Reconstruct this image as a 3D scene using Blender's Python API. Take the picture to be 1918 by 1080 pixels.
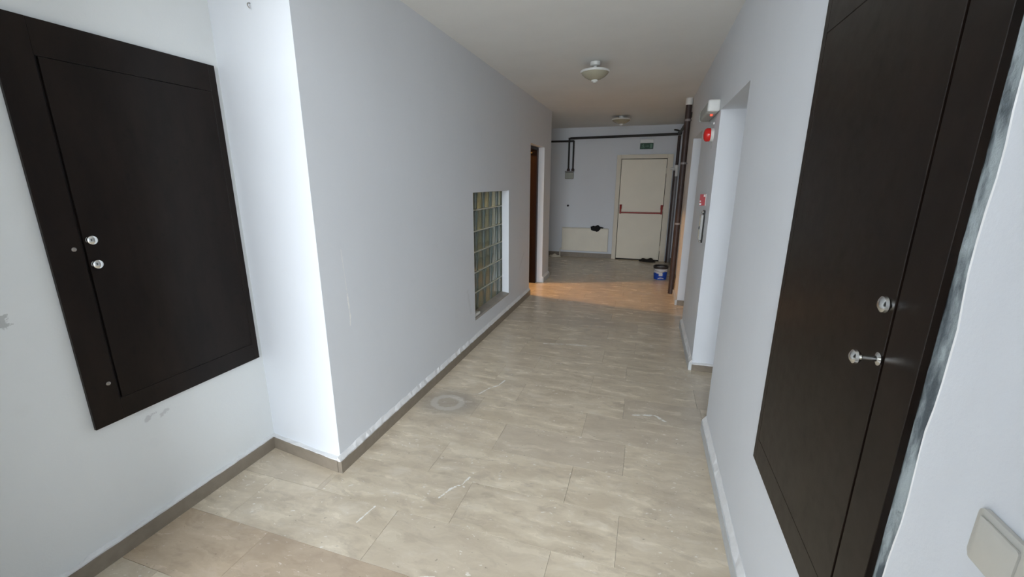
import bpy, bmesh, math, random
from mathutils import Vector, Matrix

random.seed(7)
PI = math.pi
SC = bpy.context.scene
COL = SC.collection
for o in list(bpy.data.objects):
    bpy.data.objects.remove(o, do_unlink=True)

# ------------------------------------------------------------------ camera
YAW, PITCH, ROLL, FPX, EYE = -0.30551721, -0.24963744, 0.00317501, 785.81784, 1.5
cyw, syw, cp, sp = math.cos(YAW), math.sin(YAW), math.cos(PITCH), math.sin(PITCH)
fwd = Vector((syw * cp, cyw * cp, sp))
r0 = Vector((cyw, -syw, 0))
u0 = r0.cross(fwd)
rr = r0 * math.cos(ROLL) + u0 * math.sin(ROLL)
uu = -r0 * math.sin(ROLL) + u0 * math.cos(ROLL)
cam_data = bpy.data.cameras.new('camera')
cam = bpy.data.objects.new('camera', cam_data)
COL.objects.link(cam)
cam.matrix_world = Matrix(((rr.x, uu.x, -fwd.x, 0), (rr.y, uu.y, -fwd.y, 0), (rr.z, uu.z, -fwd.z, EYE), (0, 0, 0, 1)))
cam_data.sensor_fit = 'HORIZONTAL'
cam_data.sensor_width = 36.0
cam_data.lens = FPX / 1918 * 36.0
cam_data.clip_start = 0.01
SC.camera = cam

# ------------------------------------------------------------------ light and exposure
SC.view_settings.view_transform = 'Standard'
SC.view_settings.look = 'None'
SC.view_settings.gamma = 1.0
SC.view_settings.use_curve_mapping = False
SC.view_settings.exposure = 0.0

world = bpy.data.worlds.new('overcast_sky')
SC.world = world
world.use_nodes = True
wn = world.node_tree
wn.nodes.clear()
w_out = wn.nodes.new('ShaderNodeOutputWorld')
w_bg = wn.nodes.new('ShaderNodeBackground')
w_bg.inputs['Color'].default_value = (0.875, 0.94, 1.0, 1)
w_bg.inputs['Strength'].default_value = 12.8
wn.links.new(w_bg.outputs[0], w_out.inputs[0])

# the open entrance behind the camera guides the sky light into the hall
pl = bpy.data.lights.new('entrance_portal', 'AREA')
pl.shape = 'RECTANGLE'
pl.size, pl.size_y = 2.52, 3.98
pl.cycles.is_portal = True
po = bpy.data.objects.new('entrance_portal', pl)
COL.objects.link(po)
po.location = (-0.16, -3.26, 2.0)
po.rotation_euler = (PI / 2, 0, 0)        # shines towards +y

STAIR_LAMP_W = 120.0
CEIL = 2.51

# ------------------------------------------------------------------ materials
def new_mat(name):
    m = bpy.data.materials.new(name)
    m.use_nodes = True
    nt = m.node_tree
    return m, nt, nt.nodes['Principled BSDF']

def nd(nt, t, **kw):
    n = nt.nodes.new(t)
    for k, v in kw.items():
        setattr(n, k, v)
    return n

def mth(nt, op, a, b=None, c=None, clamp=False):
    n = nt.nodes.new('ShaderNodeMath')
    n.operation = op
    n.use_clamp = clamp
    for i, v in enumerate((a, b, c)):
        if v is None:
            continue
        if isinstance(v, (int, float)):
            n.inputs[i].default_value = v
        else:
            nt.links.new(v, n.inputs[i])
    return n.outputs[0]

def mix(nt, fac, a, b):
    n = nt.nodes.new('ShaderNodeMix')
    n.data_type = 'RGBA'
    for sock, v in ((n.inputs[0], fac), (n.inputs[6], a), (n.inputs[7], b)):
        if isinstance(v, (int, float)):
            sock.default_value = v
        elif isinstance(v, tuple):
            sock.default_value = (*v, 1) if len(v) == 3 else v
        else:
            nt.links.new(v, sock)
    return n.outputs[2]

def noise(nt, vec, scale, detail=3, rough=0.5):
    n = nt.nodes.new('ShaderNodeTexNoise')
    n.inputs['Scale'].default_value = scale
    n.inputs['Detail'].default_value = detail
    n.inputs['Roughness'].default_value = rough
    if vec is not None:
        nt.links.new(vec, n.inputs['Vector'])
    return n.outputs['Fac']

def mapping(nt, vec, scale=(1, 1, 1), loc=(0, 0, 0)):
    n = nt.nodes.new('ShaderNodeMapping')
    n.inputs['Scale'].default_value = scale
    n.inputs['Location'].default_value = loc
    nt.links.new(vec, n.inputs['Vector'])
    return n.outputs[0]

def ramp(nt, fac, lo, hi):
    n = nt.nodes.new('ShaderNodeMapRange')
    n.interpolation_type = 'SMOOTHSTEP'
    n.inputs['From Min'].default_value = lo
    n.inputs['From Max'].default_value = hi
    nt.links.new(fac, n.inputs['Value'])
    return n.outputs[0]

def bump(nt, bs, h, strength, dist=0.01):
    n = nt.nodes.new('ShaderNodeBump')
    n.inputs['Strength'].default_value = strength
    n.inputs['Distance'].default_value = dist
    nt.links.new(h, n.inputs['Height'])
    nt.links.new(n.outputs[0], bs.inputs['Normal'])

def position(nt):
    return nt.nodes.new('ShaderNodeNewGeometry').outputs['Position']

def plain(name, col, rough=0.5, metal=0.0, vary=0.06, scale=30.0, bmp=0.0, spec=0.5, emit=None):
    """flat coloured stuff with a faint procedural mottling"""
    m, nt, bs = new_mat(name)
    p = nt.nodes.new('ShaderNodeTexCoord').outputs['Object']
    f = noise(nt, p, scale, 4)
    dark = tuple(c * (1 - vary) for c in col)
    lite = tuple(min(1, c * (1 + vary)) for c in col)
    nt.links.new(mix(nt, f, dark, lite), bs.inputs['Base Color'])
    bs.inputs['Roughness'].default_value = rough
    bs.inputs['Metallic'].default_value = metal
    bs.inputs['Specular IOR Level'].default_value = spec
    if bmp:
        bump(nt, bs, f, bmp)
    if emit:
        bs.inputs['Emission Color'].default_value = (*emit[:3], 1)
        bs.inputs['Emission Strength'].default_value = emit[3]
    return m

def seg_mask(nt, xy, pts, w, wob):
    """1 near a polyline in two coordinates, 0 away from it; wob: noise that roughens it"""
    total = None
    X, Y = xy
    for (ax, ay), (bx, by) in zip(pts, pts[1:]):
        dx, dy = bx - ax, by - ay
        L2 = dx * dx + dy * dy
        px = mth(nt, 'SUBTRACT', X, ax)
        py = mth(nt, 'SUBTRACT', Y, ay)
        t = mth(nt, 'DIVIDE', mth(nt, 'ADD', mth(nt, 'MULTIPLY', px, dx), mth(nt, 'MULTIPLY', py, dy)), L2, clamp=True)
        ex = mth(nt, 'SUBTRACT', px, mth(nt, 'MULTIPLY', t, dx))
        ey = mth(nt, 'SUBTRACT', py, mth(nt, 'MULTIPLY', t, dy))
        d = mth(nt, 'SQRT', mth(nt, 'ADD', mth(nt, 'MULTIPLY', ex, ex), mth(nt, 'MULTIPLY', ey, ey)))
        d = mth(nt, 'ADD', d, mth(nt, 'MULTIPLY', mth(nt, 'SUBTRACT', wob, 0.5), w * 4.5))
        k = mth(nt, 'SUBTRACT', 1.0, ramp(nt, d, w * 0.5, w * 1.1))
        total = k if total is None else mth(nt, 'MAXIMUM', total, k)
    return total

def wall_paint(name, col, marks=None, axes='YZ', blotch=0.05):
    m, nt, bs = new_mat(name)
    p = position(nt)
    big = noise(nt, mapping(nt, p, (1, 1, .45)), 1.6, 4, .6)
    fine = noise(nt, p, 120, 3, .6)
    mid = noise(nt, p, 9, 3)
    c = mix(nt, big, tuple(v * (1 - blotch) for v in col), tuple(v * (1 + blotch * .6) for v in col))
    c = mix(nt, mth(nt, 'MULTIPLY', ramp(nt, mid, .6, .8), .12), c, tuple(v * .86 for v in col))
    if marks:
        s = nd(nt, 'ShaderNodeSeparateXYZ')
        nt.links.new(p, s.inputs[0])
        ax = [s.outputs['XYZ'.index(a)] for a in axes]
        wob = noise(nt, p, 45, 3, .7)
        for pts, w, colour, amount in marks:
            k = seg_mask(nt, ax, pts, w, wob)
            c = mix(nt, mth(nt, 'MULTIPLY', k, amount), c, colour)
    nt.links.new(c, bs.inputs['Base Color'])
    bs.inputs['Roughness'].default_value = 0.62
    bs.inputs['Specular IOR Level'].default_value = 0.3
    bump(nt, bs, mth(nt, 'ADD', fine, mth(nt, 'MULTIPLY', mid, 2.0)), 0.10, 0.004)
    return m

def floor_stone(name, per_tile=True):
    m, nt, bs = new_mat(name)
    p = position(nt)
    if per_tile:
        oi = nt.nodes.new('ShaderNodeObjectInfo')
        rnd = oi.outputs['Random']
        off = nd(nt, 'ShaderNodeCombineXYZ')
        nt.links.new(mth(nt, 'MULTIPLY', rnd, 37.0), off.inputs[0])
        nt.links.new(mth(nt, 'MULTIPLY', rnd, 91.0), off.inputs[1])
        add = nd(nt, 'ShaderNodeVectorMath', operation='ADD')
        nt.links.new(p, add.inputs[0])
        nt.links.new(off.outputs[0], add.inputs[1])
        q = add.outputs[0]
    else:
        q = p
    warp = noise(nt, mapping(nt, q, (6, 9, 1)), 1.0, 3)
    wv = nd(nt, 'ShaderNodeCombineXYZ')
    nt.links.new(mth(nt, 'MULTIPLY', warp, .10), wv.inputs[0])
    nt.links.new(mth(nt, 'MULTIPLY', warp, .10), wv.inputs[1])
    qa = nd(nt, 'ShaderNodeVectorMath', operation='ADD')
    nt.links.new(q, qa.inputs[0])
    nt.links.new(wv.outputs[0], qa.inputs[1])
    q2 = qa.outputs[0]
    streak = noise(nt, mapping(nt, q2, (3.0, 11, 1)), 1.0, 6, .64)
    cloud = noise(nt, mapping(nt, q2, (7, 15, 1)), 1.0, 5, .62)
    dirt = noise(nt, p, 1.5, 6, .65)
    c = mix(nt, ramp(nt, streak, .34, .66), (.595, .503, .378), (.765, .668, .520))
    c = mix(nt, mth(nt, 'MULTIPLY', ramp(nt, cloud, .50, .68), .50), c, (.425, .350, .268))
    c = mix(nt, mth(nt, 'MULTIPLY', ramp(nt, cloud, .46, .34), .30), c, (.82, .75, .655))
    if per_tile:
        c = mix(nt, mth(nt, 'MULTIPLY', rnd, .35), c, (.645, .550, .415))
        c = mix(nt, mth(nt, 'MULTIPLY', ramp(nt, rnd, .70, .95), .30), c, (.500, .432, .360))
    c = mix(nt, mth(nt, 'MULTIPLY', ramp(nt, dirt, .50, .72), .36), c, (.375, .318, .255))
    # pale chips and short scratches of wear
    chip = noise(nt, mapping(nt, q2, (30, 62, 1)), 1.0, 3, .6)
    gate = noise(nt, p, 3.4, 3)
    chips = mth(nt, 'MULTIPLY', ramp(nt, chip, .63, .69), ramp(nt, gate, .42, .55))
    c = mix(nt, mth(nt, 'MULTIPLY', chips, .85), c, (.92, .88, .82))
    dark_chip = noise(nt, mapping(nt, q2, (38, 52, 1), (3, 7, 0)), 1.0, 2)
    c = mix(nt, mth(nt, 'MULTIPLY', ramp(nt, dark_chip, .70, .76), .45), c, (.14, .115, .095))
    if per_tile:
        tint = nd(nt, 'ShaderNodeMix', data_type='RGBA', blend_type='MULTIPLY')
        tint.inputs[0].default_value = 1.0
        nt.links.new(c, tint.inputs[6])
        nt.links.new(oi.outputs['Color'], tint.inputs[7])
        c = tint.outputs[2]
    # stains with a shape of their own: the pale ring by the left wall and filled cracks
    s = nd(nt, 'ShaderNodeSeparateXYZ')
    nt.links.new(p, s.inputs[0])
    X, Y = s.outputs[0], s.outputs[1]
    wob = noise(nt, p, 30, 4, .7)
    ex = mth(nt, 'DIVIDE', mth(nt, 'SUBTRACT', X, -1.225), .098)
    ey = mth(nt, 'DIVIDE', mth(nt, 'SUBTRACT', Y, 2.395), .085)
    rad = mth(nt, 'SQRT', mth(nt, 'ADD', mth(nt, 'MULTIPLY', ex, ex), mth(nt, 'MULTIPLY', ey, ey)))
    rad = mth(nt, 'ADD', rad, mth(nt, 'MULTIPLY', mth(nt, 'SUBTRACT', wob, .5), .5))
    halo = mth(nt, 'SUBTRACT', 1.0, ramp(nt, rad, 1.3, 2.9))
    c = mix(nt, mth(nt, 'MULTIPLY', halo, .45), c, (.26, .235, .205))
    ring = mth(nt, 'SUBTRACT', 1.0, ramp(nt, mth(nt, 'ABSOLUTE', mth(nt, 'SUBTRACT', rad, 1.0)), .12, .34))
    c = mix(nt, mth(nt, 'MULTIPLY', ring, .75), c, (.60, .56, .50))
    for pts, w in (([(-1.06, 2.58), (-1.02, 2.68), (-.97, 2.74), (-.95, 2.83)], .006),
                   ([(-.86, 1.55), (-.83, 1.63), (-.80, 1.66)], .0055), ([(-.79, 1.67), (-.775, 1.73)], .005),
                   ([(-1.145, 1.30), (-1.125, 1.405)], .004),
                   ([(-.80, 1.10), (-.72, 1.15), (-.68, 1.16)], .004),
                   ([(-.84, 3.68), (-.60, 3.73), (-.45, 3.74)], .008),
                   ([(.02, 2.62), (.16, 2.66), (.22, 2.60)], .009)):
        k = mth(nt, 'MULTIPLY', seg_mask(nt, (X, Y), pts, w, wob), ramp(nt, chip, .32, .45))
        c = mix(nt, mth(nt, 'MULTIPLY', k, .9), c, (.95, .93, .88))
    nt.links.new(c, bs.inputs['Base Color'])
    r = mth(nt, 'ADD', .13, mth(nt, 'MULTIPLY', streak, .24))
    nt.links.new(r, bs.inputs['Roughness'])
    bs.inputs['Specular IOR Level'].default_value = 0.45
    bump(nt, bs, mth(nt, 'ADD', streak, mth(nt, 'MULTIPLY', chips, -.6)), 0.05, 0.004)
    return m

def wood_dark(name, c0, c1, rough=0.34, scale=(9, 9, 2.2)):
    m, nt, bs = new_mat(name)
    p = position(nt)
    g = noise(nt, mapping(nt, p, scale), 1.5, 6, .65)
    k = noise(nt, p, 26, 4, .6)
    c = mix(nt, ramp(nt, g, .3, .7), c0, c1)
    c = mix(nt, mth(nt, 'MULTIPLY', ramp(nt, k, .58, .72), .5), c, tuple(v * .45 for v in c0))
    nt.links.new(c, bs.inputs['Base Color'])
    nt.links.new(mth(nt, 'ADD', rough - .06, mth(nt, 'MULTIPLY', k, .14)), bs.inputs['Roughness'])
    bs.inputs['Specular IOR Level'].default_value = 0.22
    bump(nt, bs, k, 0.05, 0.003)
    return m

def block_glass(name):
    m, nt, bs = new_mat(name)
    p = nt.nodes.new('ShaderNodeTexCoord').outputs['Object']
    w = nd(nt, 'ShaderNodeTexWave', wave_type='BANDS', bands_direction='Y')
    w.inputs['Scale'].default_value = 2.3
    w.inputs['Distortion'].default_value = 3.5
    w.inputs['Detail'].default_value = 1.5
    w.inputs['Detail Scale'].default_value = 2.0
    nt.links.new(mapping(nt, p, (1, 1, .45)), w.inputs['Vector'])
    bs.inputs['Base Color'].default_value = (.33, .46, .47, 1)
    bs.inputs['Roughness'].default_value = 0.10
    bs.inputs['IOR'].default_value = 1.45
    bs.inputs['Transmission Weight'].default_value = 0.72
    bump(nt, bs, w.outputs['Fac'], 0.55, 0.012)
    return m

PAINT = (.785, .815, .860)
M = {}
M['wall'] = wall_paint('painted_plaster', PAINT)
M['wall_left'] = wall_paint('painted_plaster_scratched', PAINT, [
    ([(1.735, 1.165), (1.745, 1.02), (1.75, .93)], .0030, (.92, .92, .92), .6),
    ([(1.750, .93), (1.757, .80), (1.752, .76)], .0045, (.95, .95, .95), 1.0),
    ([(4.9, .45), (5.1, .62)], .02, (.52, .53, .54), .25),
    ([(3.30, .55), (3.36, .35)], .02, (.52, .53, .54), .2)], 'YZ')
M['wall_alcove'] = wall_paint('painted_plaster_smudged', (.800, .822, .822), [
    ([(.735, 1.06), (.737, 1.04)], .013, (.30, .31, .30), .55),
    ([(1.055, .508), (1.085, .520)], .010, (.45, .45, .46), .5),
    ([(1.115, .500), (1.135, .507)], .010, (.45, .45, .46), .45)], 'YZ')
M['ceiling'] = wall_paint('white_ceiling_paint', (.90, .905, .89), blotch=.08)
M['stair_wall'] = wall_paint('grey_green_stairwell_paint', (.28, .31, .26))
M['white'] = plain('white_plaster_edge', (.80, .80, .80), .7, bmp=.2, scale=60)
M['torn'] = None
M['skirt'] = plain('beige_stone_skirting', (.255, .215, .170), .4, vary=.25, scale=22)
M['skirt_grey'] = plain('painted_skirting', (.62, .64, .65), .55, vary=.08)
M['grout'] = plain('floor_joint', (.14, .12, .10), .9)
M['tile'] = floor_stone('worn_limestone')
M['stair_floor'] = plain('stairwell_stone', (.33, .29, .24), .4, vary=.2, scale=6)
M['cab'] = wood_dark('dark_brown_cabinet_paint', (.0072, .0040, .0026), (.0130, .0078, .0054))
M['joint'] = plain('painted_gap_shade', (.006, .005, .005), .8)  # near-black, so the shade inside the door gaps is in the colour
M['chrome'] = plain('worn_chrome', (.72, .72, .70), .18, 1.0)
M['screw'] = plain('dull_screw', (.30, .28, .26), .4, .9)
M['brown_door'] = wood_dark('red_brown_wood', (.010, .0035, .002), (.022, .008, .004), .4, (14, 14, 1.2))
M['brass'] = plain('brass', (.85, .62, .28), .2, 1.0)
M['steel_door'] = plain('cream_painted_steel', (.86, .80, .66), .45, vary=.05, scale=4)
M['steel_trim'] = plain('cream_frame_paint', (.76, .70, .58), .5, vary=.06, scale=6)
M['red'] = plain('red_plastic', (.55, .030, .028), .3)
M['sign_red'] = plain('faded_red_print', (.46, .085, .095), .4)
M['bar_red'] = plain('dark_red_bar', (.34, .030, .022), .35)
M['lens_red'] = plain('clear_red_lens', (.75, .02, .02), .12)
M['plastic'] = plain('white_plastic', (.78, .79, .77), .35, vary=.03)
M['ivory'] = plain('ivory_plastic', (.60, .585, .53), .35, vary=.03)
M['grey_plastic'] = plain('grey_plastic', (.42, .43, .41), .45)
M['opal'] = plain('opal_glass_shade', (.42, .395, .30), .25, vary=.12, scale=14)
M['green'] = plain('green_sign_face', (.003, .062, .026), .5)
M['sign_white'] = plain('pale_green_print', (.11, .24, .155), .5)
M['led'] = plain('red_led', (.8, .05, .03), .3, emit=(1, .06, .03, 2.0))
M['radiator'] = plain('cream_radiator_enamel', (.84, .79, .67), .4, vary=.08, scale=5)
M['pipe'] = plain('dark_iron_pipe', (.020, .017, .016), .45, .2, vary=.4)
M['pipe_red'] = plain('primer_brown_pipe', (.050, .030, .027), .5, vary=.4, scale=12)
M['pipe_grey'] = plain('grey_pipe', (.26, .24, .24), .45)
M['meter'] = plain('grey_green_meter', (.36, .37, .32), .45)
M['black'] = plain('black_cloth', (.010, .010, .010), .9, bmp=.5)
M['rag'] = plain('dark_brown_cloth', (.020, .016, .013), .95, bmp=.6)
M['bucket_white'] = plain('bucket_white', (.62, .64, .68), .35)
M['bucket_blue'] = plain('bucket_blue', (.010, .065, .42), .3)
M['bucket_dark'] = plain('bucket_dark_rim', (.030, .028, .028), .5)
M['glass'] = block_glass('greenish_block_glass')
M['mortar'] = plain('white_mortar', (.72, .74, .66), .8)
M['sill'] = plain('dusty_sill_stone', (.37, .345, .31), .6, vary=.25, scale=9)
M['paving'] = plain('outside_paving', (.42, .41, .39), .8, vary=.2, scale=2)
M['alu'] = plain('grey_aluminium', (.35, .36, .37), .4, .6)
M['lift'] = plain('brushed_steel_panel', (.42, .43, .44), .35, .8)

def torn_mat():
    m, nt, bs = new_mat('torn_bluish_plaster')
    p = position(nt)
    a = noise(nt, mapping(nt, p, (1, 24, 7)), 1.0, 5, .6)
    b = noise(nt, p, 40, 4, .6)
    c = mix(nt, ramp(nt, a, .38, .62), (.095, .115, .130), (.44, .50, .52))
    c = mix(nt, mth(nt, 'MULTIPLY', ramp(nt, b, .6, .75), .6), c, (.05, .055, .06))
    nt.links.new(c, bs.inputs['Base Color'])
    bs.inputs['Roughness'].default_value = .8
    bump(nt, bs, b, .5, .01)
    return m
M['torn'] = torn_mat()

# ------------------------------------------------------------------ mesh helpers
def link(name, bm, mat, parent=None, smooth=False, loc=None):
    me = bpy.data.meshes.new(name)
    bmesh.ops.recalc_face_normals(bm, faces=bm.faces)
    bm.to_mesh(me)
    bm.free()
    if mat is not None:
        me.materials.append(M[mat] if isinstance(mat, str) else mat)
    if smooth:
        for p in me.polygons:
            p.use_smooth = True
        try:
            me.set_sharp_from_angle(angle=math.radians(38))
        except Exception:
            pass
    o = bpy.data.objects.new(name, me)
    COL.objects.link(o)
    if parent is not None:
        o.parent = parent
    if loc is not None:
        o.location = loc
    return o

def BM():
    return bmesh.new()

def box(bm, x0, x1, y0, y1, z0, z1, bev=0.0, seg=2):
    vs = [bm.verts.new((x, y, z)) for x in (x0, x1) for y in (y0, y1) for z in (z0, z1)]
    idx = [(0, 1, 3, 2), (4, 6, 7, 5), (0, 4, 5, 1), (2, 3, 7, 6), (0, 2, 6, 4), (1, 5, 7, 3)]
    fs = [bm.faces.new([vs[i] for i in f]) for f in idx]
    if bev > 0:
        es = list({e for f in fs for e in f.edges})
        bmesh.ops.bevel(bm, geom=es, offset=bev, segments=seg, affect='EDGES', profile=.5)
    return bm

def prism(bm, pts, z0, z1):
    lo = [bm.verts.new((x, y, z0)) for x, y in pts]
    hi = [bm.verts.new((x, y, z1)) for x, y in pts]
    n = len(pts)
    bm.faces.new(lo[::-1])
    bm.faces.new(hi)
    for i in range(n):
        bm.faces.new((lo[i], lo[(i + 1) % n], hi[(i + 1) % n], hi[i]))
    return bm

def lathe(bm, prof, seg=32, axis='Z', at=(0, 0, 0)):
    """prof: list of (radius, height) along the axis"""
    rings = []
    for r, h in prof:
        ring = []
        for i in range(seg):
            a = 2 * PI * i / seg
            u, v = r * math.cos(a), r * math.sin(a)
            if axis == 'Z':
                co = (u, v, h)
            elif axis == 'X':
                co = (h, u, v)
            else:
                co = (u, h, v)
            ring.append(bm.verts.new((co[0] + at[0], co[1] + at[1], co[2] + at[2])))
        rings.append(ring)
    for a, b in zip(rings, rings[1:]):
        for i in range(seg):
            bm.faces.new((a[i], a[(i + 1) % seg], b[(i + 1) % seg], b[i]))
    bm.faces.new(rings[0][::-1])
    bm.faces.new(rings[-1])
    return bm

def tube(bm, pts, r, seg=12, round_steps=0, bend=0.04):
    pts = [Vector(p) for p in pts]
    if round_steps:
        out = [pts[0]]
        for a, b, c in zip(pts, pts[1:], pts[2:]):
            d1, d2 = (a - b), (c - b)
            k = min(bend, d1.length * .45, d2.length * .45)
            p, q = b + d1.normalized() * k, b + d2.normalized() * k
            for i in range(round_steps + 1):
                t = i / round_steps
                out.append(p * (1 - t) ** 2 + b * 2 * t * (1 - t) + q * t ** 2)
        out.append(pts[-1])
        pts = out
    n = len(pts)
    tans = [(pts[min(i + 1, n - 1)] - pts[max(i - 1, 0)]).normalized() for i in range(n)]
    ref = Vector((0, 0, 1)) if abs(tans[0].z) < .9 else Vector((1, 0, 0))
    u = tans[0].cross(ref).normalized()
    rings = []
    for p, t in zip(pts, tans):
        u = (u - t * u.dot(t)).normalized()
        v = t.cross(u)
        rings.append([bm.verts.new(p + u * r * math.cos(2 * PI * i / seg) + v * r * math.sin(2 * PI * i / seg)) for i in range(seg)])
    for a, b in zip(rings, rings[1:]):
        for i in range(seg):
            bm.faces.new((a[i], a[(i + 1) % seg], b[(i + 1) % seg], b[i]))
    bm.faces.new(rings[0][::-1])
    bm.faces.new(rings[-1])
    return bm

def thing(name, label, cat, loc=(0, 0, 0), group=None):
    o = bpy.data.objects.new(name, None)
    COL.objects.link(o)
    o.empty_display_size = .1
    o.location = loc
    o['label'] = label
    o['category'] = cat
    if group:
        o['group'] = group
    return o

def tag(o, label, cat, group=None):
    o['label'] = label
    o['category'] = cat
    if group:
        o['group'] = group
    return o

def struct(o, label=None):
    o['kind'] = 'structure'
    if label:
        o['label'] = label
    return o

def walls(name, boxes, mat, label=None, extra=None):
    bm = BM()
    for b in boxes:
        box(bm, *b)
    if extra:
        extra(bm)
    return struct(link(name, bm, mat), label)

# ------------------------------------------------------------------ setting: floor
slab = BM()
box(slab, -4.2, 2.75, -3.25, 8.8, -.12, -.012)
floor = struct(link('floor', slab, 'grout'), 'worn beige limestone tile floor of the corridor')

ROW0, ROWH, GAP = 1.135, .2835, .0010
def xlims(y):
    lo, hi = -1.45, .45
    if y < .30: hi = 2.55
    if .34 < y < 1.62: lo = -1.97
    if 5.36 < y < 6.12: lo = -1.65
    if y > 6.54: lo = -2.6
    if 2.57 < y < 3.5 or 4.6 < y < 5.47: hi = .70
    if y > 6.0: hi = .52
    return lo, hi
cuts_y = [-3.25, .30, .34, 1.62, 2.57, 3.5, 4.6, 5.36, 5.47, 6.0, 6.12, 6.54, 8.6]
tile_meshes = {}
def add_tile(x0, x1, y0, y1):
    if x1 - x0 < .02 or y1 - y0 < .012:
        return
    key = (round(x1 - x0, 3), round(y1 - y0, 3))
    if key not in tile_meshes:
        bm = BM()
        w, d = x1 - x0 - GAP, y1 - y0 - GAP
        box(bm, -w / 2, w / 2, -d / 2, d / 2, -.012, 0)
        top = [f for f in bm.faces if all(v.co.z > -.001 for v in f.verts)]
        bmesh.ops.recalc_face_normals(bm, faces=bm.faces)
        bmesh.ops.bevel(bm, geom=[e for f in top for e in f.edges], offset=.0004, segments=1, affect='EDGES')
        me = bpy.data.meshes.new('floor_tile')
        bm.to_mesh(me)
        bm.free()
        me.materials.append(M['tile'])
        tile_meshes[key] = me
    o = bpy.data.objects.new('floor_tile', tile_meshes[key])
    COL.objects.link(o)
    o.parent = floor
    if y0 > .84 and y1 < 1.15 and x1 < -.7:
        o.color = (.84, .775, .73, 1)        # the row of darker, pinker tiles in the alcove
    o.location = ((x0 + x1) / 2, (y0 + y1) / 2, random.uniform(-.0005, 0))
r = -5
while ROW0 + r * ROWH < 8.6:
    ya, yb = max(-.30, ROW0 + r * ROWH), min(8.6, ROW0 + (r + 1) * ROWH)
    off = (-1.005 if r % 2 == 0 else -.745)
    if r > 4:
        off += random.uniform(-.06, .06)
    # a row is one strip unless the room changes width in it
    bands = [ya] + [c for c in cuts_y if ya + 1e-4 < c < yb - 1e-4] + [yb]
    lims = [xlims((a + b) / 2) for a, b in zip(bands, bands[1:])]
    core_lo, core_hi = max(l[0] for l in lims), min(l[1] for l in lims)
    x = off - .7325 * 5
    while x < 2.6:
        a, b = max(x, core_lo), min(x + .7325, core_hi)
        add_tile(a, b, ya, yb)
        x += .7325
    for (a, b), (lo, hi) in zip(zip(bands, bands[1:]), lims):   # pieces cut into niches and doorways
        if lo < core_lo - .01:
            xs = [lo] + [off + .7325 * k for k in range(-5, 5) if lo + .02 < off + .7325 * k < core_lo - .02] + [core_lo]
            for p, q in zip(xs, xs[1:]):
                add_tile(p, q, a, b)
        if hi > core_hi + .01:
            add_tile(core_hi, hi, a, b)
    r += 1

bm = BM(); box(bm, -1.45, 2.55, -3.05, ROW0 - 5 * ROWH - .001, -.012, 0)
struct(link('floor_entrance', bm, 'tile'), 'limestone floor of the entrance hall')
bm = BM(); box(bm, -4.0, -1.65, 2.8, 6.34, -.012, 0)
struct(link('floor_stairwell', bm, 'stair_floor'))
bm = BM(); box(bm, -8, 8, -18, -3.25, -.14, -.03)
struct(link('floor_outside', bm, 'paving'))

# ------------------------------------------------------------------ setting: ceiling and walls
bm = BM(); box(bm, -4.2, 2.75, .30, 8.8, CEIL, CEIL + .15); box(bm, -2.17, 2.75, -3.25, .50, 4.15, 4.3)
struct(link('ceiling', bm, 'ceiling'), 'stippled white ceiling')

C = CEIL
HALL = 4.15
walls('wall_front', [(-2.17, -1.42, -3.25, -3.05, 0, HALL), (1.10, 2.75, -3.25, -3.05, 0, HALL), (-1.42, 1.10, -3.25, -3.05, 4.0, HALL), (-2.17, 2.75, .30, .50, C + .15, HALL)], 'wall', 'entrance wall around the open street door')
walls('wall_alcove', [(-2.17, -1.97, .34, 1.645, 0, C)], 'wall_alcove', 'left wall of the entrance alcove carrying the dark cabinet')
walls('wall_entrance_right_with_blocker', [(2.55, 2.75, -3.05, .30, 0, HALL), (.75, 2.75, .30, .50, 0, C), (.27, .45, .20, .32, 0, C)], 'wall', 'right walls of the entrance hall beside the corridor, with an added unseen light blocker')  # last box: unseen jut added to keep daylight off the switch wall
walls('wall_entrance_left', [(-2.17, -1.45, .30, .34, 0, C), (-2.17, -1.45, -3.05, .30, 0, HALL)], 'wall', 'left wall of the entrance passage before the alcove')
def pillar(bm):
    prism(bm, [(-2.17, 1.645), (-1.97, 1.645), (-1.45, 1.575), (-1.45, 1.9), (-2.17, 1.9)], 0, C)
walls('wall_left', [
    (-1.53, -1.45, 1.9, 3.46, 0, C), (-1.53, -1.45, 3.46, 4.47, 0, .235), (-1.53, -1.45, 3.46, 4.47, 1.405, C),
    (-1.53, -1.45, 4.47, 5.36, 0, C), (-1.53, -1.45, 5.36, 6.12, 1.97, C), (-1.53, -1.45, 6.12, 6.54, 0, C),
    (-1.65, -1.53, 1.9, 3.34, 0, C), (-1.65, -1.53, 3.34, 4.56, 0, .235), (-1.65, -1.53, 3.34, 4.56, 1.437, C),
    (-1.65, -1.53, 4.56, 5.36, 0, C), (-1.65, -1.53, 5.36, 6.12, 1.97, C), (-1.65, -1.53, 6.12, 6.54, 0, C)],
    'wall_left', 'grey corridor wall on the left with its bright end face', pillar)
walls('wall_stairwell', [(-4.2, -4.0, 2.6, 6.54, 0, C), (-4.0, -1.65, 2.6, 2.8, 0, C), (-4.0, -1.65, 6.34, 6.54, 0, C)], 'stair_wall', 'stairwell walls behind the corridor')
walls('wall_lobby_left', [(-2.8, -2.6, 6.54, 8.6, 0, C)], 'wall')
walls('wall_back', [(-2.8, .75, 8.6, 8.8, 0, C)], 'wall', 'far end wall with the fire door')
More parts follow.
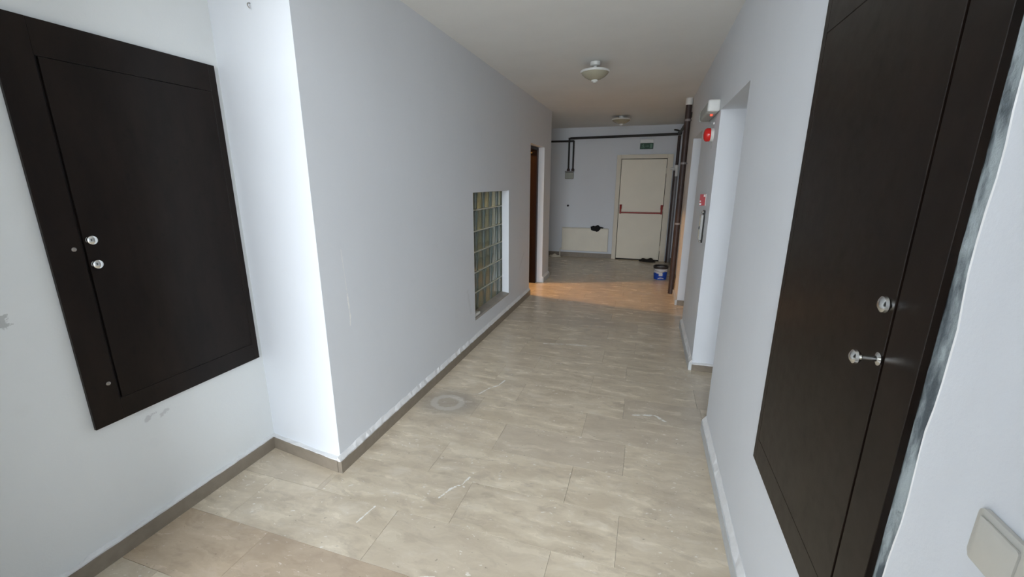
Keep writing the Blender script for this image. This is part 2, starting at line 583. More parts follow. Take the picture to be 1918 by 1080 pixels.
walls('wall_right', [
    (.45, .75, .30, 2.57, 0, C), (.45, .75, 2.57, 3.5, 2.0, C), (.45, .75, 3.5, 4.6, 0, C),
    (.45, .75, 4.6, 5.47, 1.98, C), (.45, .75, 5.47, 6.0, 0, C), (.52, .75, 6.0, 8.6, 0, C)], 'wall', 'right corridor wall with two doorways')

# plaster layer nearest the camera on the right wall, its torn far edge
def plaster_layer():
    bm = BM()
    n = 60
    zs = [CEIL * i / n for i in range(n + 1)]
    fr, bk = [], []
    for z in zs:
        e = .742 + .004 * math.sin(z * 9) + .003 * math.sin(z * 23 + 1) + random.uniform(-.0015, .0015)
        fr.append((bm.verts.new((.437, .30, z)), bm.verts.new((.437, e - .006, z)), bm.verts.new((.441, e, z)), bm.verts.new((.4505, e + .002, z)), bm.verts.new((.4505, .30, z))))
    for a, b in zip(fr, fr[1:]):
        for i in range(5):
            j = (i + 1) % 5
            bm.faces.new((a[i], a[j], b[j], b[i]))
    bm.faces.new(fr[0]); bm.faces.new(fr[-1])
    rim = [[v.co.copy() for v in f] for f in fr]
    root = struct(link('trim_1', bm, 'wall'), 'raised plaster layer beside the right cabinet')
    bm = BM()
    rows = []
    for f in rim:
        b, c, d_ = f[1], f[2], f[3]
        k = random.uniform(0, .002)
        rows.append([bm.verts.new((b.x + .0005, b.y - .001, b.z)), bm.verts.new((b.x - .0012, b.y + .001 + k, b.z)),
                     bm.verts.new((c.x - .0012, c.y + .0015, c.z)), bm.verts.new((d_.x - .001, d_.y + .002, d_.z)), bm.verts.new((d_.x - .001, d_.y - .003, d_.z))])
    for p, q in zip(rows, rows[1:]):
        for i in range(5):
            j = (i + 1) % 5
            bm.faces.new((p[i], p[j], q[j], q[i]))
    bm.faces.new(rows[0]); bm.faces.new(rows[-1])
    link('torn_edge', bm, 'white', root)
    return root
plaster_layer()
def torn_strip():
    bm = BM()
    n, k = 90, 6
    rows = []
    for i in range(n + 1):
        z = .42 + (CEIL - .42) * i / n
        row = []
        for j in range(k + 1):
            y = .736 + .056 * j / k
            if j == k:
                y += .002 * math.sin(z * 14)
            x = .4495 - .0045 * abs(math.sin(z * 13 + j * 1.7) * math.sin(z * 31 + j)) - random.uniform(0, .0015)
            row.append(bm.verts.new((x, y, z)))
        rows.append(row)
    for a, b in zip(rows, rows[1:]):
        for j in range(k):
            bm.faces.new((a[j], a[j + 1], b[j + 1], b[j]))
    return struct(link('trim_2', bm, 'torn', smooth=True), 'strip of torn bluish plaster between cabinet and painted wall')
torn_strip()

# skirting boards: stone with a ragged plaster lip on top
def skirting(name, a, b, into, mat='skirt', lip='white', h=.068, t=.024, lip_h=.030, label=None):
    a, b, into = Vector((*a, 0)), Vector((*b, 0)), Vector((*into, 0)).normalized()
    d = b - a
    root_bm = BM()
    pts = [a, b, b + into * t, a + into * t]
    prism(root_bm, [(p.x, p.y) for p in pts], 0, h)
    bmesh.ops.recalc_face_normals(root_bm, faces=root_bm.faces)
    root = struct(link(name, root_bm, mat), label)
    if lip:
        bm = BM()
        n = max(2, int(d.length / .03))
        rows = []
        for i in range(n + 1):
            p = a + d * (i / n)
            q = p + into * (t * .85 + random.uniform(-.003, .002))
            top = h + lip_h + random.uniform(-.006, .004)
            rows.append([bm.verts.new((p.x, p.y, h)), bm.verts.new((q.x, q.y, h)), bm.verts.new((q.x, q.y, h + .005 + random.uniform(0, .004))),
                         bm.verts.new((p.x + into.x * .002, p.y + into.y * .002, top)), bm.verts.new((p.x, p.y, top))])
        for u, v in zip(rows, rows[1:]):
            for i in range(5):
                j = (i + 1) % 5
                bm.faces.new((u[i], u[j], v[j], v[i]))
        bm.faces.new(rows[0]); bm.faces.new(rows[-1])
        link('plaster_lip', bm, lip, root)
    return root
skirting('baseboard_entrance_left', (-1.45, -3.05), (-1.45, .34), (1, 0))
skirting('baseboard_alcove', (-1.97, .34), (-1.97, 1.645), (1, 0), lip_h=.012)
skirting('baseboard_pillar', (-1.97, 1.645), (-1.45, 1.575), (-.07, -.52), lip_h=.008)
skirting('baseboard_left', (-1.45, 1.552), (-1.45, 5.36), (1, 0), label='brown stone skirting with white plaster lip along the left wall')
skirting('baseboard_left_far', (-1.45, 6.12), (-1.45, 6.56), (1, 0), 'skirt_grey')
skirting('baseboard_right', (.437, .30), (.437, .742), (-1, 0), 'skirt_grey', 'white', t=.018)
skirting('baseboard_right_near', (.45, .75), (.45, 2.57), (-1, 0), 'skirt_grey', 'white')
skirting('baseboard_right_strip', (.45, 3.476), (.45, 4.58), (-1, 0), 'skirt_grey', 'white')
skirting('baseboard_jamb', (.45, 3.5), (.70, 3.5), (0, -1), 'skirt', 'white', h=.052, lip_h=.012)
skirting('baseboard_jamb_far', (.45, 5.47), (.70, 5.47), (0, -1), 'skirt', None, h=.062)
skirting('baseboard_right_far', (.45, 5.446), (.45, 6.0), (-1, 0), 'skirt_grey', None)
skirting('baseboard_right_lobby', (.52, 6.0), (.52, 8.6), (-1, 0), 'skirt', None)
skirting('baseboard_back', (-2.6, 8.6), (-.61, 8.6), (0, -1), 'skirt', None, h=.085)

# entrance frame behind the camera (street door stands open)
d = struct(bpy.data.objects.new('door_1', None)); COL.objects.link(d)
for b in ((-1.42, -1.38, -3.20, -3.10, -.012, 4.0), (1.06, 1.10, -3.20, -3.10, -.012, 4.0), (-1.38, 1.06, -3.20, -3.10, 3.96, 4.0), (-1.38, 1.06, -3.20, -3.10, 2.38, 2.43), (.20, .25, -3.20, -3.10, -.012, 2.38)):
    bm = BM(); box(bm, *b, .004); link('frame', bm, 'alu', d)

# closed steel doors inside the two right-hand doorways
for nm, y0, y1, zt in (('door_2', 2.57, 3.5, 2.0), ('door_3', 4.6, 5.47, 1.98)):
    bm = BM(); box(bm, .70, .75, y0 + .04, y1 - .04, .004, zt - .05, .003)
    root = struct(link(nm, bm, 'lift'), 'grey door deep in a right hand doorway')
    bm = BM(); box(bm, .69, .75, y0, y0 + .038, 0, zt); box(bm, .69, .75, y1 - .038, y1, 0, zt); box(bm, .69, .75, y0 + .038, y1 - .038, zt - .048, zt)
    link('frame', bm, 'alu', root)
    bm = BM(); tube(bm, [(.70, y0 + .12, .9), (.65, y0 + .12, .9), (.65, y0 + .12, 1.15), (.70, y0 + .12, 1.15)], .009, 10, 4, .02)
    link('handle', bm, 'chrome', root, True)

# brown wooden door of the stairwell, standing open
d = struct(bpy.data.objects.new('door_4', None), 'open reddish brown wooden door of the stairwell'); COL.objects.link(d)
bm = BM(); box(bm, -1.655, -1.535, 6.035, 6.118, 0, 1.965, .004); link('frame', bm, 'brown_door', d)
bm = BM(); box(bm, -1.70, -1.655, 5.36, 5.39, 0, 1.965, .004); link('frame', bm, 'brown_door', d)
bm = BM(); box(bm, -1.655, -1.535, 5.39, 6.035, 1.93, 1.965, .004); link('frame', bm, 'brown_door', d)
bm = BM(); box(bm, -2.42, -1.665, 6.06, 6.10, .008, 1.92, .004); leaf = link('leaf', bm, 'brown_door', d)
for z0, z1 in ((.18, .85), (1.0, 1.75)):
    bm = BM(); box(bm, -2.30, -1.79, 6.052, 6.061, z0, z1, .004); link('panel', bm, 'brown_door', leaf)
bm = BM(); tube(bm, [(-2.34, 6.06, 1.0), (-2.34, 6.01, 1.0), (-2.22, 6.01, 1.0)], .009, 10, 4, .02); link('handle', bm, 'brass', leaf, True)
bm = BM(); box(bm, -1.675, -1.60, 6.00, 6.034, 1.885, 1.903, .004); link('hinge_or_bracket', bm, 'brass', d)  # brass door closer bracket, put in for the lamp glint at the door top

# ------------------------------------------------------------------ glass block window
win = struct(bpy.data.objects.new('window_1', None), 'greenish glass block window set into the left wall'); COL.objects.link(win)
bm = BM()
w, hgt, dp = .190, .190, .080
box(bm, -dp / 2, dp / 2, -w / 2, w / 2, -hgt / 2, hgt / 2, .012, 3)
gme = bpy.data.meshes.new('glass_block')
bmesh.ops.recalc_face_normals(bm, faces=bm.faces)
bm.to_mesh(gme); bm.free()
gme.materials.append(M['glass'])
for p in gme.polygons:
    p.use_smooth = True
for c_ in range(6):
    for r_ in range(6):
        o = bpy.data.objects.new('glass_block', gme)
        COL.objects.link(o)
        o.parent = win
        o.location = (-1.580, 3.345 + .2 * (c_ + .5) + .003, .237 + .2 * (r_ + .5))
for r_ in range(7):
    bm = BM(); z = .237 + .2 * r_
    box(bm, -1.611, -1.5415, 3.342, 4.558, max(.2355, z - .0045), min(1.4365, z + .0045)); link('mortar_course', bm, 'mortar', win)
for c_ in range(7):
    bm = BM(); y = 3.348 + .2 * c_
    box(bm, -1.605, -1.590, max(3.341, y - .0045), min(4.559, y + .0045), .243, 1.431); link('mortar_post', bm, 'meter', win)
bm = BM()
for (x, z) in ():
    pass
prof = [(-1.5405, .2355), (-1.449, .2355), (-1.449, .246), (-1.456, .252), (-1.5405, .262)]
n0 = [bm.verts.new((x, 3.461, z)) for x, z in prof]
n1 = [bm.verts.new((x, 4.469, z)) for x, z in prof]
bm.faces.new(n0[::-1]); bm.faces.new(n1)
for i in range(5):
    j = (i + 1) % 5
    bm.faces.new((n0[i], n0[j], n1[j], n1[i]))
link('sill', bm, 'sill', win)

# ------------------------------------------------------------------ stairwell lamp (out of sight, lights the doorway)
lamp = thing('stairwell_lamp', 'warm glowing bulb lamp on the stairwell ceiling behind the left wall', 'lamp', (-2.7, 5.58, CEIL))
bm = BM(); lathe(bm, [(.05, 0), (.05, -.02), (.025, -.03), (.025, -.06)], 24); link('lamp_holder', bm, 'plastic', lamp, True)
bm = BM(); lathe(bm, [(.012, -.061), (.022, -.075), (.030, -.095), (.026, -.115), (.012, -.126), (.002, -.129)], 24)
bulb_m = plain('warm_bulb', (1, .85, .6), .3, emit=(1, .62, .28, 30))
link('bulb', bm, bulb_m, lamp, True)
sl = bpy.data.lights.new('stairwell_bulb_light', 'POINT')
sl.energy = STAIR_LAMP_W
sl.color = (1.0, .50, .16)
sl.shadow_soft_size = .035
so = bpy.data.objects.new('stairwell_bulb_light', sl)
COL.objects.link(so)
so.location = (-2.7, 5.58, CEIL - .17)

# ------------------------------------------------------------------ far fire door
d = struct(bpy.data.objects.new('door_5', None), 'cream steel fire door with a red push bar'); COL.objects.link(d)
bm = BM(); box(bm, -.520, .290, 8.560, 8.598, .022, 1.912, .003); leaf = link('leaf', bm, 'steel_door', d)
for b in ((-.607, -.528, 8.535, 8.6, 0, 1.995), (.298, .398, 8.535, 8.6, 0, 1.995), (-.528, .298, 8.535, 8.6, 1.922, 1.995)):
    bm = BM(); box(bm, *b, .004); link('frame', bm, 'steel_trim', d)
bm = BM(); box(bm, -.528, .298, 8.590, 8.5995, .0, 1.922); link('dark_rebate_sheet', bm, 'joint', d)  # near-black sheet paints the shade line around the leaf
bm = BM(); tube(bm, [(-.485, 8.50, .925), (.268, 8.50, .925)], .014, 14); bar = link('push_bar', bm, 'bar_red', leaf, True)
for x in (-.485, .268):
    bm = BM(); tube(bm, [(x, 8.50, .905), (x, 8.50, 1.0), (x, 8.545, 1.05)], .017, 12, 4, .03)
    box(bm, x - .022, x + .022, 8.535, 8.560, .99, 1.075, .005); link('bar_bracket', bm, 'bar_red', leaf, True)
for z in (.25, 1.0, 1.7):
    bm = BM(); lathe(bm, [(.009, z - .05), (.009, z + .05)], 12, at=(.294, 8.548, 0)); link('hinge_or_bracket', bm, 'steel_trim', d, True)

# ------------------------------------------------------------------ dark cabinets on the walls
def screw(bm, x, y, z, s):
    lathe(bm, [(.0075, 0), (.0075, s * .0025), (.0045, s * .0045)], 14, 'X', (x, y, z))

def knob(bm, x, y, z, s, out=.034, rad=.016):
    lathe(bm, [(.0125, 0), (.0125, s * .003), (.0055, s * .006), (.0055, s * (out - .014)), (rad * .75, s * (out - .010)), (rad, s * (out - .005)), (rad * .92, s * out), (rad * .5, s * (out + .004)), (.001, s * (out + .0045))], 24, 'X', (x, y, z))

def cabinet(label, xw, s, ylock, yhinge, z0, z1):
    """xw wall plane; s = +1 faces +x; the lock side board is the wide one"""
    t = thing('meter_cabinet', label, 'cabinet', (xw, (ylock + yhinge) / 2, z0))
    def P(name, mat, xa, xb, ya, yb, za, zb, parent=None, bev=.0008):
        bm = BM()
        xs = sorted((s * xa, s * xb)); ys = sorted((ya, yb))
        cy = (ylock + yhinge) / 2
        box(bm, xs[0], xs[1], ys[0] - cy, ys[1] - cy, za - z0, zb - z0, bev, 1)
        return link(name, bm, mat, parent or t)
    dr = 1 if yhinge > ylock else -1
    yl, yh = ylock + dr * .098, yhinge - dr * .032
    P('back_board', 'joint', .0006, .004, ylock + dr * .004, yhinge - dr * .004, z0 + .004, z1 - .004, bev=0)
    P('frame_board', 'cab', .004, .0165, ylock, yl - dr * .003, z0, z1)
    P('frame_board', 'cab', .004, .0155, yl - dr * .0028, yh + dr * .0008, z1 - .115, z1)
    P('frame_board', 'cab', .004, .0155, yl - dr * .0028, yh + dr * .0008, z0, z0 + .088)
    P('frame_board', 'cab', .004, .0155, yh + dr * .001, yhinge, z0, z1)
    leaf = P('door_leaf', 'cab', .004, .0155, yl + dr * .0065, yh - dr * .0004, z0 + .0892, z1 - .1165)
    return t, leaf, (ylock + yhinge) / 2

t, leaf, cy = cabinet('dark brown wooden wall cabinet on the left alcove wall, with two chrome knobs', -1.97, 1, .882, 1.615, .566, 2.012)
for z in (1.286, 1.196):
    bm = BM(); knob(bm, .0155, 1.003 - cy, z - .566, 1, .020, .017); link('knob', bm, 'chrome', leaf, True)['label'] = 'small round chrome knob'
for z in (1.258, .731):
    bm = BM(); screw(bm, .0165, .952 - cy, z - .566, 1); link('screw', bm, 'screw', t, True)
t, leaf, cy = cabinet('dark brown wooden wall cabinet on the near right wall, beside torn plaster', .45, -1, .784, 1.520, .545, 2.012)
bm = BM(); knob(bm, -.0155, .905 - cy, 1.285 - .545, -1, .012, .016); link('knob', bm, 'chrome', leaf, True)['label'] = 'upper round chrome lock knob'
bm = BM(); knob(bm, -.0155, .897 - cy, 1.182 - .545, -1, .042, .014); link('knob', bm, 'chrome', leaf, True)['label'] = 'lower chrome knob on a long stem'

# ------------------------------------------------------------------ light switch on the near right wall
t = thing('light_switch', 'ivory rounded light switch on the near right wall, below the torn plaster', 'switch', (.437, .562, 1.070))
def rounded_plate(w, h, r, d0, d1, bev=.002):
    bm = BM(); pts = []
    for cx, cz, a0 in ((w - r, h - r, 0), (-w + r, h - r, 90), (-w + r, -h + r, 180), (w - r, -h + r, 270)):
        for k in range(7):
            a = math.radians(a0 + 15 * k)
            pts.append((cx + r * math.cos(a), cz + r * math.sin(a)))
    b = [bm.verts.new((-d0, y, z)) for y, z in pts]
    f = [bm.verts.new((-d1 + bev, y, z)) for y, z in pts]
    k = 1 - bev * 2 / w
    g = [bm.verts.new((-d1, y * k, z * k)) for y, z in pts]
    n = len(pts)
    for p, q in ((b, f), (f, g)):
        for i in range(n):
            bm.faces.new((p[i], p[(i + 1) % n], q[(i + 1) % n], q[i]))
    bm.faces.new(g); bm.faces.new(b[::-1])
    return bm
link('switch_plate', rounded_plate(.042, .037, .010, .0005, .010, .004), 'ivory', t, True)
link('rocker', rounded_plate(.030, .031, .004, .0102, .0145, .002), 'ivory', t, True)

# ------------------------------------------------------------------ ceiling lamps
def ceiling_lamp(loc, label, drop, R):
    t = thing('ceiling_lamp', label, 'lamp', loc, 'unlit bowl lamps on the corridor ceiling')
    bm = BM(); lathe(bm, [(.040, -.0005), (.044, -.006), (.042, -.030), (.034, -.036)], 28); link('ceiling_mount', bm, 'plastic', t, True)
    if drop > .02:
        bm = BM(); lathe(bm, [(.016, -.0362), (.016, -.048), (.026, -.052), (.026, -.060), (.012, -drop)], 20); link('collar', bm, 'plastic', t, True)
    z = -max(drop, .0365)
    bm = BM(); lathe(bm, [(.03, z), (R * .80, z - .002), (R * .97, z - .006), (R, z - .014), (R * .985, z - .022), (R * .93, z - .0235)], 48); link('rim', bm, 'plastic', t, True)
    bm = BM(); lathe(bm, [(R * .925, z - .0238), (R * .86, z - .036), (R * .70, z - .054), (R * .50, z - .068), (R * .28, z - .078), (R * .20, z - .080)], 48); link('glass_shade', bm, 'opal', t, True)
    bm = BM(); lathe(bm, [(R * .22, z - .0803), (R * .24, z - .086), (R * .22, z - .092), (R * .12, z - .095), (R * .11, z - .100), (.004, z - .104)], 24); link('finial', bm, 'plastic', t, True)
    return t
ceiling_lamp((-.523, 4.05, CEIL), 'nearer bowl shaped ceiling lamp, unlit, hanging from a white mount', .066, .127)
ceiling_lamp((-.495, 7.32, CEIL), 'farther bowl ceiling lamp, unlit and close to the ceiling, before the far wall', .0, .150)

# ------------------------------------------------------------------ exit sign
t = thing('exit_sign', 'green emergency exit sign with running figure above the cream fire door', 'sign', (-.09, 8.6, 2.09))
bm = BM(); box(bm, -.118, .118, -.055, -.0005, .105, .170, .006); link('housing', bm, 'plastic', t)
bm = BM(); box(bm, -.118, .118, -.036, -.022, 0, .104, .003); pan = link('sign_panel', bm, 'green', t)
def flat(bm, polys, y):
    for pts in polys:
        a = [bm.verts.new((x, y, z)) for x, z in pts]
        b = [bm.verts.new((x, y + .0012, z)) for x, z in pts]
        bm.faces.new(a); bm.faces.new(b[::-1])
        for i in range(len(pts)):
            j = (i + 1) % len(pts)
            bm.faces.new((a[i], a[j], b[j], b[i]))
def disc(cx, cz, r, n=12):
    return [(cx + r * math.cos(2 * PI * i / n), cz + r * math.sin(2 * PI * i / n)) for i in range(n)]
bm = BM()
flat(bm, [disc(-.058, .083, .009), [(-.076, .070), (-.056, .072), (-.050, .045), (-.068, .043)],
          [(-.068, .044), (-.058, .046), (-.076, .022), (-.096, .018), (-.096, .026), (-.080, .030)],
          [(-.062, .046), (-.050, .046), (-.040, .032), (-.046, .012), (-.055, .014), (-.049, .031)],
          [(-.056, .070), (-.050, .064), (-.038, .056), (-.030, .062), (-.036, .048)],
          [(-.076, .070), (-.072, .062), (-.088, .048), (-.094, .054)]], -.0376)
link('running_figure', bm, 'sign_white', pan)
bm = BM(); flat(bm, [[(-.022, .058), (.018, .058), (.018, .070), (.040, .052), (.018, .034), (.018, .046), (-.022, .046)]], -.0376); link('arrow', bm, 'sign_white', pan)
bm = BM(); flat(bm, [[(.058, .016), (.098, .016), (.098, .090), (.058, .090)]], -.0376); link('doorway_symbol', bm, 'sign_white', pan)

# ------------------------------------------------------------------ fire alarm sounder, emergency light, sign, call panel on the right wall strip
t = thing('alarm_sounder', 'round red fire alarm sounder on the right wall strip', 'alarm', (.45, 3.77, 1.857))
bm = BM(); lathe(bm, [(.050, -.0005), (.050, -.018), (.046, -.022)], 32, 'X'); link('base', bm, 'plastic', t, True)
bm = BM(); lathe(bm, [(.046, -.0222), (.050, -.026), (.050, -.050), (.044, -.060), (.030, -.068), (.012, -.071), (.002, -.0715)], 32, 'X'); link('horn', bm, 'lens_red', t, True)
bm = BM(); tube(bm, [(-.004, .0, -.052), (-.004, .0, -.105)], .0028, 8); link('cable', bm, 'grey_plastic', t, True)
bm = BM(); box(bm, -.012, -.0005, -.012, .012, .075, .092, .003); link('cable_clip', bm, 'plastic', t)

t = thing('emergency_light', 'long grey emergency light with white end cap above the red alarm', 'lamp', (.45, 3.55, 1.985))
bm = BM(); box(bm, -.084, -.0005, .046, .52, .003, .093, .022, 5)
link('tube_cover', bm, 'grey_plastic', t, True)
bm = BM(); box(bm, -.084, -.0005, 0, .045, .010, .094, .014, 4); link('end_cap', bm, 'plastic', t, True)
bm = BM(); box(bm, -.086, -.0005, .521, .55, .002, .094, .012, 4); link('end_cap', bm, 'grey_plastic', t, True)
bm = BM(); lathe(bm, [(.009, 0), (.009, -.010), (.005, -.013)], 16, 'Z', (-.045, .085, .0035)); link('indicator', bm, 'led', t, True)

t = thing('fire_sign', 'small red and white fire sign sticking out from the right wall strip', 'sign', (.45, 3.76, 1.315))
bm = BM(); box(bm, -.004, -.0005, 0, .13, 0, .092, .001); link('wall_plate', bm, 'plastic', t)
def slanted(bm, y0, y1, x0, x1, z0, z1, th=.0025):
    a = [(x0, y0), (x1, y1), (x1, y1 + th), (x0, y0 + th)]
    prism(bm, a, z0, z1)
bm = BM(); slanted(bm, .02, .008, -.0045, -.046, 0, .090); fl = link('folded_plate', bm, 'sign_red', t)
bm = BM()
slanted(bm, .0185, .0135, -.006, -.0185, .070, .088, .0012)
link('top_print', bm, 'plastic', fl)
bm = BM(); slanted(bm, .0095, .0075, -.036, -.0455, .030, .040, .0012); link('middle_print', bm, 'plastic', fl)
bm = BM(); slanted(bm, .0105, .0075, -.032, -.0455, .004, .020, .0012); link('bottom_print', bm, 'plastic', fl)

t = thing('call_panel', 'narrow upright stainless call panel on the right wall strip, under the red sign', 'panel', (.45, 3.70, 1.02))
bm = BM(); box(bm, -.012, -.0005, -.004, .070, .0, .262, .006, 3); link('back_plate', bm, 'bucket_dark', t)
bm = BM(); box(bm, -.032, -.0122, -.012, .062, .026, .226, .003, 2); link('front_plate', bm, 'chrome', t)
for z in (.013, .245):
    bm = BM(); lathe(bm, [(.011, -.0122), (.011, -.022), (.006, -.026)], 16, 'X', (0, .026, z)); link('end_screw', bm, 'chrome', t, True)
bm = BM(); lathe(bm, [(.013, -.0302), (.013, -.034), (.011, -.035)], 20, 'X', (0, .028, .12)); link('button', bm, 'bucket_dark', t, True)

# ------------------------------------------------------------------ pipes
t = thing('riser_pipe', 'thick dark brown riser pipe standing before the right wall corner', 'pipe', (.405, 6.04, 0))
bm = BM(); tube(bm, [(0, 0, .0), (0, 0, 2.47)], .036, 20); link('pipe', bm, 'pipe_red', t, True)
bm = BM(); lathe(bm, [(.040, 2.43), (.044, 2.44), (.044, CEIL - .001)], 24); link('ceiling_sleeve', bm, 'plastic', t, True)
for z in (.95, 1.72, 2.24):
    bm = BM(); lathe(bm, [(.040, z), (.040, z + .025)], 20); box(bm, .036, .114, -.006, .006, z + .004, z + .02); link('pipe_clamp', bm, 'pipe_grey', t, True)

t = thing('supply_pipe', 'dark horizontal pipe crossing the far wall under the ceiling', 'pipe', (0, 0, 0))
bm = BM(); tube(bm, [(.455, 6.08, 2.335), (.455, 8.515, 2.335), (-1.5175, 8.556, 2.312)], .022, 14, 5, .05); link('pipe', bm, 'pipe', t, True)
bm = BM(); lathe(bm, [(.034, -.05), (.038, -.03), (.038, .03), (.034, .05)], 18, 'Y', (.455, 8.34, 2.335)); link('valve_body', bm, 'pipe', t, True)
bm = BM(); tube(bm, [(.455, 8.34, 2.365), (.40, 8.34, 2.385), (.36, 8.30, 2.385)], .014, 10); link('valve_lever', bm, 'pipe', t, True)

t = thing('drop_pipe', 'slim vertical pipe with white joint in the far right corner', 'pipe', (.462, 8.52, 0))
bm = BM(); tube(bm, [(0, 0, 1.80), (0, 0, 2.308)], .026, 14); link('pipe', bm, 'pipe_red', t, True)
bm = BM(); lathe(bm, [(.040, 1.60), (.040, 1.795), (.030, 1.80)], 20); tube(bm, [(-.02, 0, 1.735), (-.10, 0, 1.735)], .022, 12); link('white_joint', bm, 'plastic', t, True)['label'] = 'white plastic pipe joint'
bm = BM(); tube(bm, [(0, 0, .0), (0, 0, 1.599)], .032, 16); link('lower_pipe', bm, 'pipe_grey', t, True)
t = thing('dark_pipe', 'thin dark vertical pipe beside the cream fire door frame', 'pipe', (.425, 8.46, 0))
bm = BM(); tube(bm, [(0, 0, 0), (0, 0, 1.70)], .016, 12); link('pipe', bm, 'pipe_red', t, True)

t = thing('gas_meter', 'small grey meter hanging on two dark pipes at the left of the far wall', 'meter', (-1.505, 8.6, 1.55))
bm = BM(); box(bm, -.085, .075, -.11, -.012, 0, .125, .012, 3); link('meter_body', bm, 'meter', t)
bm = BM(); box(bm, -.090, .080, -.116, -.012, .127, .150, .008, 3); link('meter_lid', bm, 'pipe_grey', t)
for x in (-.030, .058):
    bm = BM(); tube(bm, [(x, -.055, .15), (x, -.055, .775 if x < 0 else .70)], .017, 12); link('meter_pipe', bm, 'pipe', t, True)
    bm = BM(); lathe(bm, [(.030, .151), (.030, .185), (.022, .20)], 14, 'Z', (x, -.055, 0)); link('union_nut', bm, 'pipe_red', t, True)
bm = BM(); tube(bm, [(.058, -.055, .69), (.058, -.055, .712), (-.40, -.055, .712), (-1.09, -.055, .712)], .018, 12, 4, .03); link('branch_pipe', bm, 'pipe', t, True)

bm = BM(); lathe(bm, [(.020, -.0005), (.020, -.02), (.012, -.03)], 16, 'Y')
tag(link('pipe_stub', bm, 'pipe', None, True, (-1.526, 8.6, 1.03)), 'small dark pipe stub in the far wall above the radiator', 'stub')

# ------------------------------------------------------------------ radiator
t = thing('radiator', 'cream panel radiator low on the far wall, left of the fire door', 'radiator', (-1.155, 8.6, .13))
bm = BM(); box(bm, -.465, .465, -.075, -.055, 0, .455, .006)
for i in range(17):
    x = -.43 + i * .0537
    box(bm, x - .018, x + .018, -.0758, -.074, .02, .435, .0006, 1)
link('front_panel', bm, 'radiator', t)
bm = BM(); box(bm, -.46, .46, -.045, -.025, .01, .445, .004); link('rear_panel', bm, 'radiator', t)
bm = BM(); box(bm, -.462, .462, -.078, -.022, .457, .468, .003); link('top_grille', bm, 'radiator', t)
for x in (-.35, .35):
    bm = BM(); box(bm, x - .015, x + .015, -.024, -.0005, .12, .42, .002); link('wall_bracket', bm, 'steel_trim', t)
bm = BM(); tube(bm, [(-.46, -.05, .03), (-.50, -.05, .03), (-.50, -.05, -.128)], .010, 10, 4, .02); link('feed_pipe', bm, 'radiator', t, True)

# crumpled cloth things
def crumple(name, mat, loc, sx, sy, sz, label, cat, seed, droop=0.0):
    rnd = random.Random(seed)
    bm = BM()
    bmesh.ops.create_icosphere(bm, subdivisions=4, radius=1)
    ph = [rnd.uniform(0, 6.3) for _ in range(9)]
    for v in bm.verts:
        x, y, z = v.co
        a = math.atan2(y, x)
        k = 1 + .16 * math.sin(3 * a + ph[0] + 2 * z) + .12 * math.sin(5 * a + ph[1]) + .10 * math.sin(7 * x + ph[2]) * math.sin(6 * y + ph[3]) + .05 * math.sin(15 * x + 9 * y + ph[4])
        zz = max(z, -.35)
        v.co = (x * k * sx, y * k * sy, (zz + .35) / 1.35 * sz * (1 + .25 * math.sin(6 * x + ph[5]) + .2 * math.sin(8 * y + ph[6])))
        if droop and v.co.y < -droop[0]:
            v.co.z -= droop[1] * min(1, (-v.co.y - droop[0]) / .02)
    o = link(name, bm, mat, None, True, loc)
    return tag(o, label, cat)
crumple('knitted_cap', 'black', (-.925, 8.548, .599), .115, .040, .045, 'crumpled black cap lying on top of the radiator', 'cap', 3)
# the part of the cap hanging over the front edge
capo = bpy.data.objects['knitted_cap']
bm = BM()
pts = []
n = 12
for i in range(n + 1):
    x = -.115 + .20 * i / n
    drop = .020 + .035 * math.sin(PI * (i + 1.5) / (n + 2)) + (.015 if i in (7, 8, 9, 10) else 0)
    pts.append((x, drop))
fr = []
for x, dz in pts:
    fr.append([bm.verts.new((x, -.0455, .028)), bm.verts.new((x * .95, -.052 - .004 * math.sin(x * 60), .0)), bm.verts.new((x * .9, -.050 - .006 * math.sin(x * 45 + 1), -dz)),
               bm.verts.new((x * .9, -.0415, -dz + .004)), bm.verts.new((x * .95, -.040, .0)), bm.verts.new((x, -.035, .02))])
for a, b in zip(fr, fr[1:]):
    for i in range(6):
        j = (i + 1) % 6
        bm.faces.new((a[i], a[j], b[j], b[i]))
bm.faces.new(fr[0]); bm.faces.new(fr[-1])
link('cap_flap', bm, 'black', capo, True)
crumple('floor_rag', 'rag', (.10, 8.44, 0), .125, .055, .055, 'dark crumpled rag on the floor in front of the fire door', 'rag', 5)
crumple('pale_cloth', 'steel_trim', (-1.74, 8.43, 0), .11, .045, .045, 'small pale bundle on the floor in the dark far left corner', 'bundle', 8)

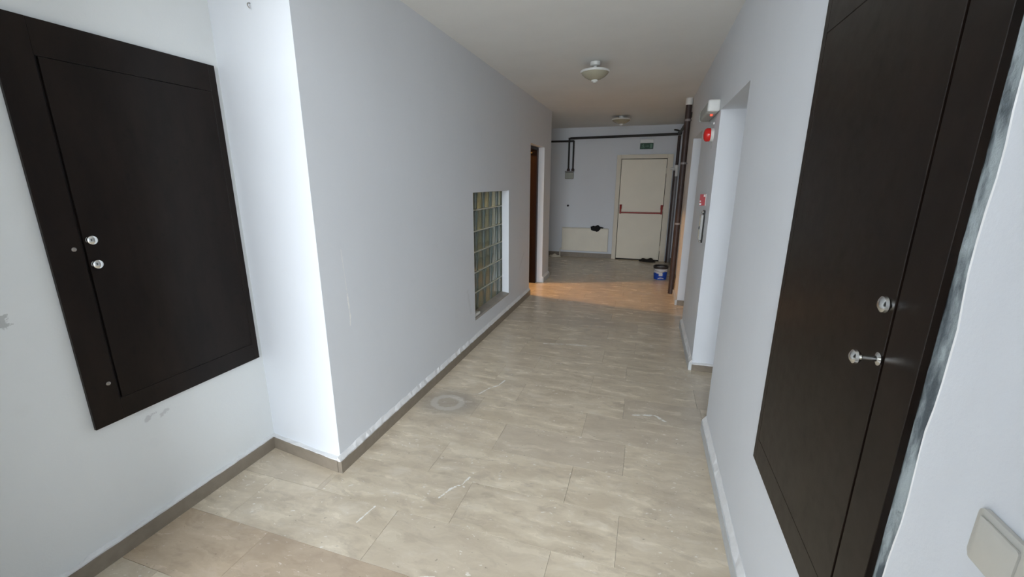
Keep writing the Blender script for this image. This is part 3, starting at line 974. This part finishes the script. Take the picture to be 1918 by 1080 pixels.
# ------------------------------------------------------------------ paint bucket
t = thing('paint_bucket', 'blue and white paint bucket with dark rim on the floor near the right pipes', 'bucket', (.285, 6.93, 0))
bm = BM()
prof = [(.088, .0), (.094, .004), (.106, .185), (.106, .188), (.101, .188), (.090, .008), (.002, .008)]
seg = 40
rings = []
for r_, z_ in prof:
    rings.append([bm.verts.new((r_ * math.cos(2 * PI * i / seg), r_ * math.sin(2 * PI * i / seg), z_)) for i in range(seg)])
for a, b in zip(rings, rings[1:]):
    for i in range(seg):
        bm.faces.new((a[i], a[(i + 1) % seg], b[(i + 1) % seg], b[i]))
bm.faces.new(rings[0][::-1]); bm.faces.new(rings[-1])
link('body', bm, 'bucket_white', t, True)
bm = BM(); rings = []
for r_, z_ in [(.1015, .1885), (.1015, .214), (.106, .218), (.113, .216), (.114, .196), (.112, .178), (.1065, .178), (.1065, .1885)]:
    rings.append([bm.verts.new((r_ * math.cos(2 * PI * i / seg), r_ * math.sin(2 * PI * i / seg), z_)) for i in range(seg)])
for k in range(len(rings)):
    a, b = rings[k], rings[(k + 1) % len(rings)]
    for i in range(seg):
        bm.faces.new((a[i], a[(i + 1) % seg], b[(i + 1) % seg], b[i]))
link('rim', bm, 'bucket_dark', t, True)
def wrap(bm, lo, hi, a0, a1, n=48, off=.0012):
    vs = []
    for i in range(n + 1):
        f = i / n
        a = a0 + (a1 - a0) * f
        row = []
        for z in (lo(f), hi(f)):
            rad = .094 + (.106 - .094) * (z - .004) / .181 + off
            row.append(bm.verts.new((rad * math.cos(a), rad * math.sin(a), z)))
        vs.append(row)
    for a, b in zip(vs, vs[1:]):
        bm.faces.new((a[0], b[0], b[1], a[1]))
bm = BM(); wrap(bm, lambda f: .006, lambda f: .092 + .045 * f ** .8 + .010 * math.sin(11 * f), PI, 2 * PI); wrap(bm, lambda f: .006, lambda f: .09, 0, PI)
link('label_wave', bm, 'bucket_blue', t, True)
bm = BM(); wrap(bm, lambda f: .070, lambda f: .135 if .15 < f < .85 else .112, 1.42 * PI, 1.60 * PI, 14, .002); wrap(bm, lambda f: .020 + .01 * math.sin(PI * f), lambda f: .032 + .012 * math.sin(PI * f), 1.38 * PI, 1.68 * PI, 16, .002)
link('label_emblem', bm, 'bucket_white', t, True)
bm = BM(); tube(bm, [(.108 * math.cos(a), -.02 - .095 * math.sin(a), .19 - .055 * math.sin(a)) for a in [PI * i / 16 for i in range(17)]], .0025, 8); link('wire_handle', bm, 'screw', t, True)

# ------------------------------------------------------------------ small things
bm = BM(); box(bm, -.022, .022, -.075, .075, 0, .026, .009, 3)
tag(link('plaster_piece', bm, 'plastic', None, True, (-1.482, 3.545, .2565)), 'small white block lying on the near end of the window sill', 'block')
bm = BM(); tube(bm, [(0, -.001, 0), (0, -.014, -.004), (.004, -.018, -.016), (.006, -.012, -.024)], .0022, 8, 3, .006)
tag(link('wall_hook', bm, 'screw', None, True, (-1.685, 1.606, 2.235)), 'tiny dark hook high on the bright wall end at left', 'hook')
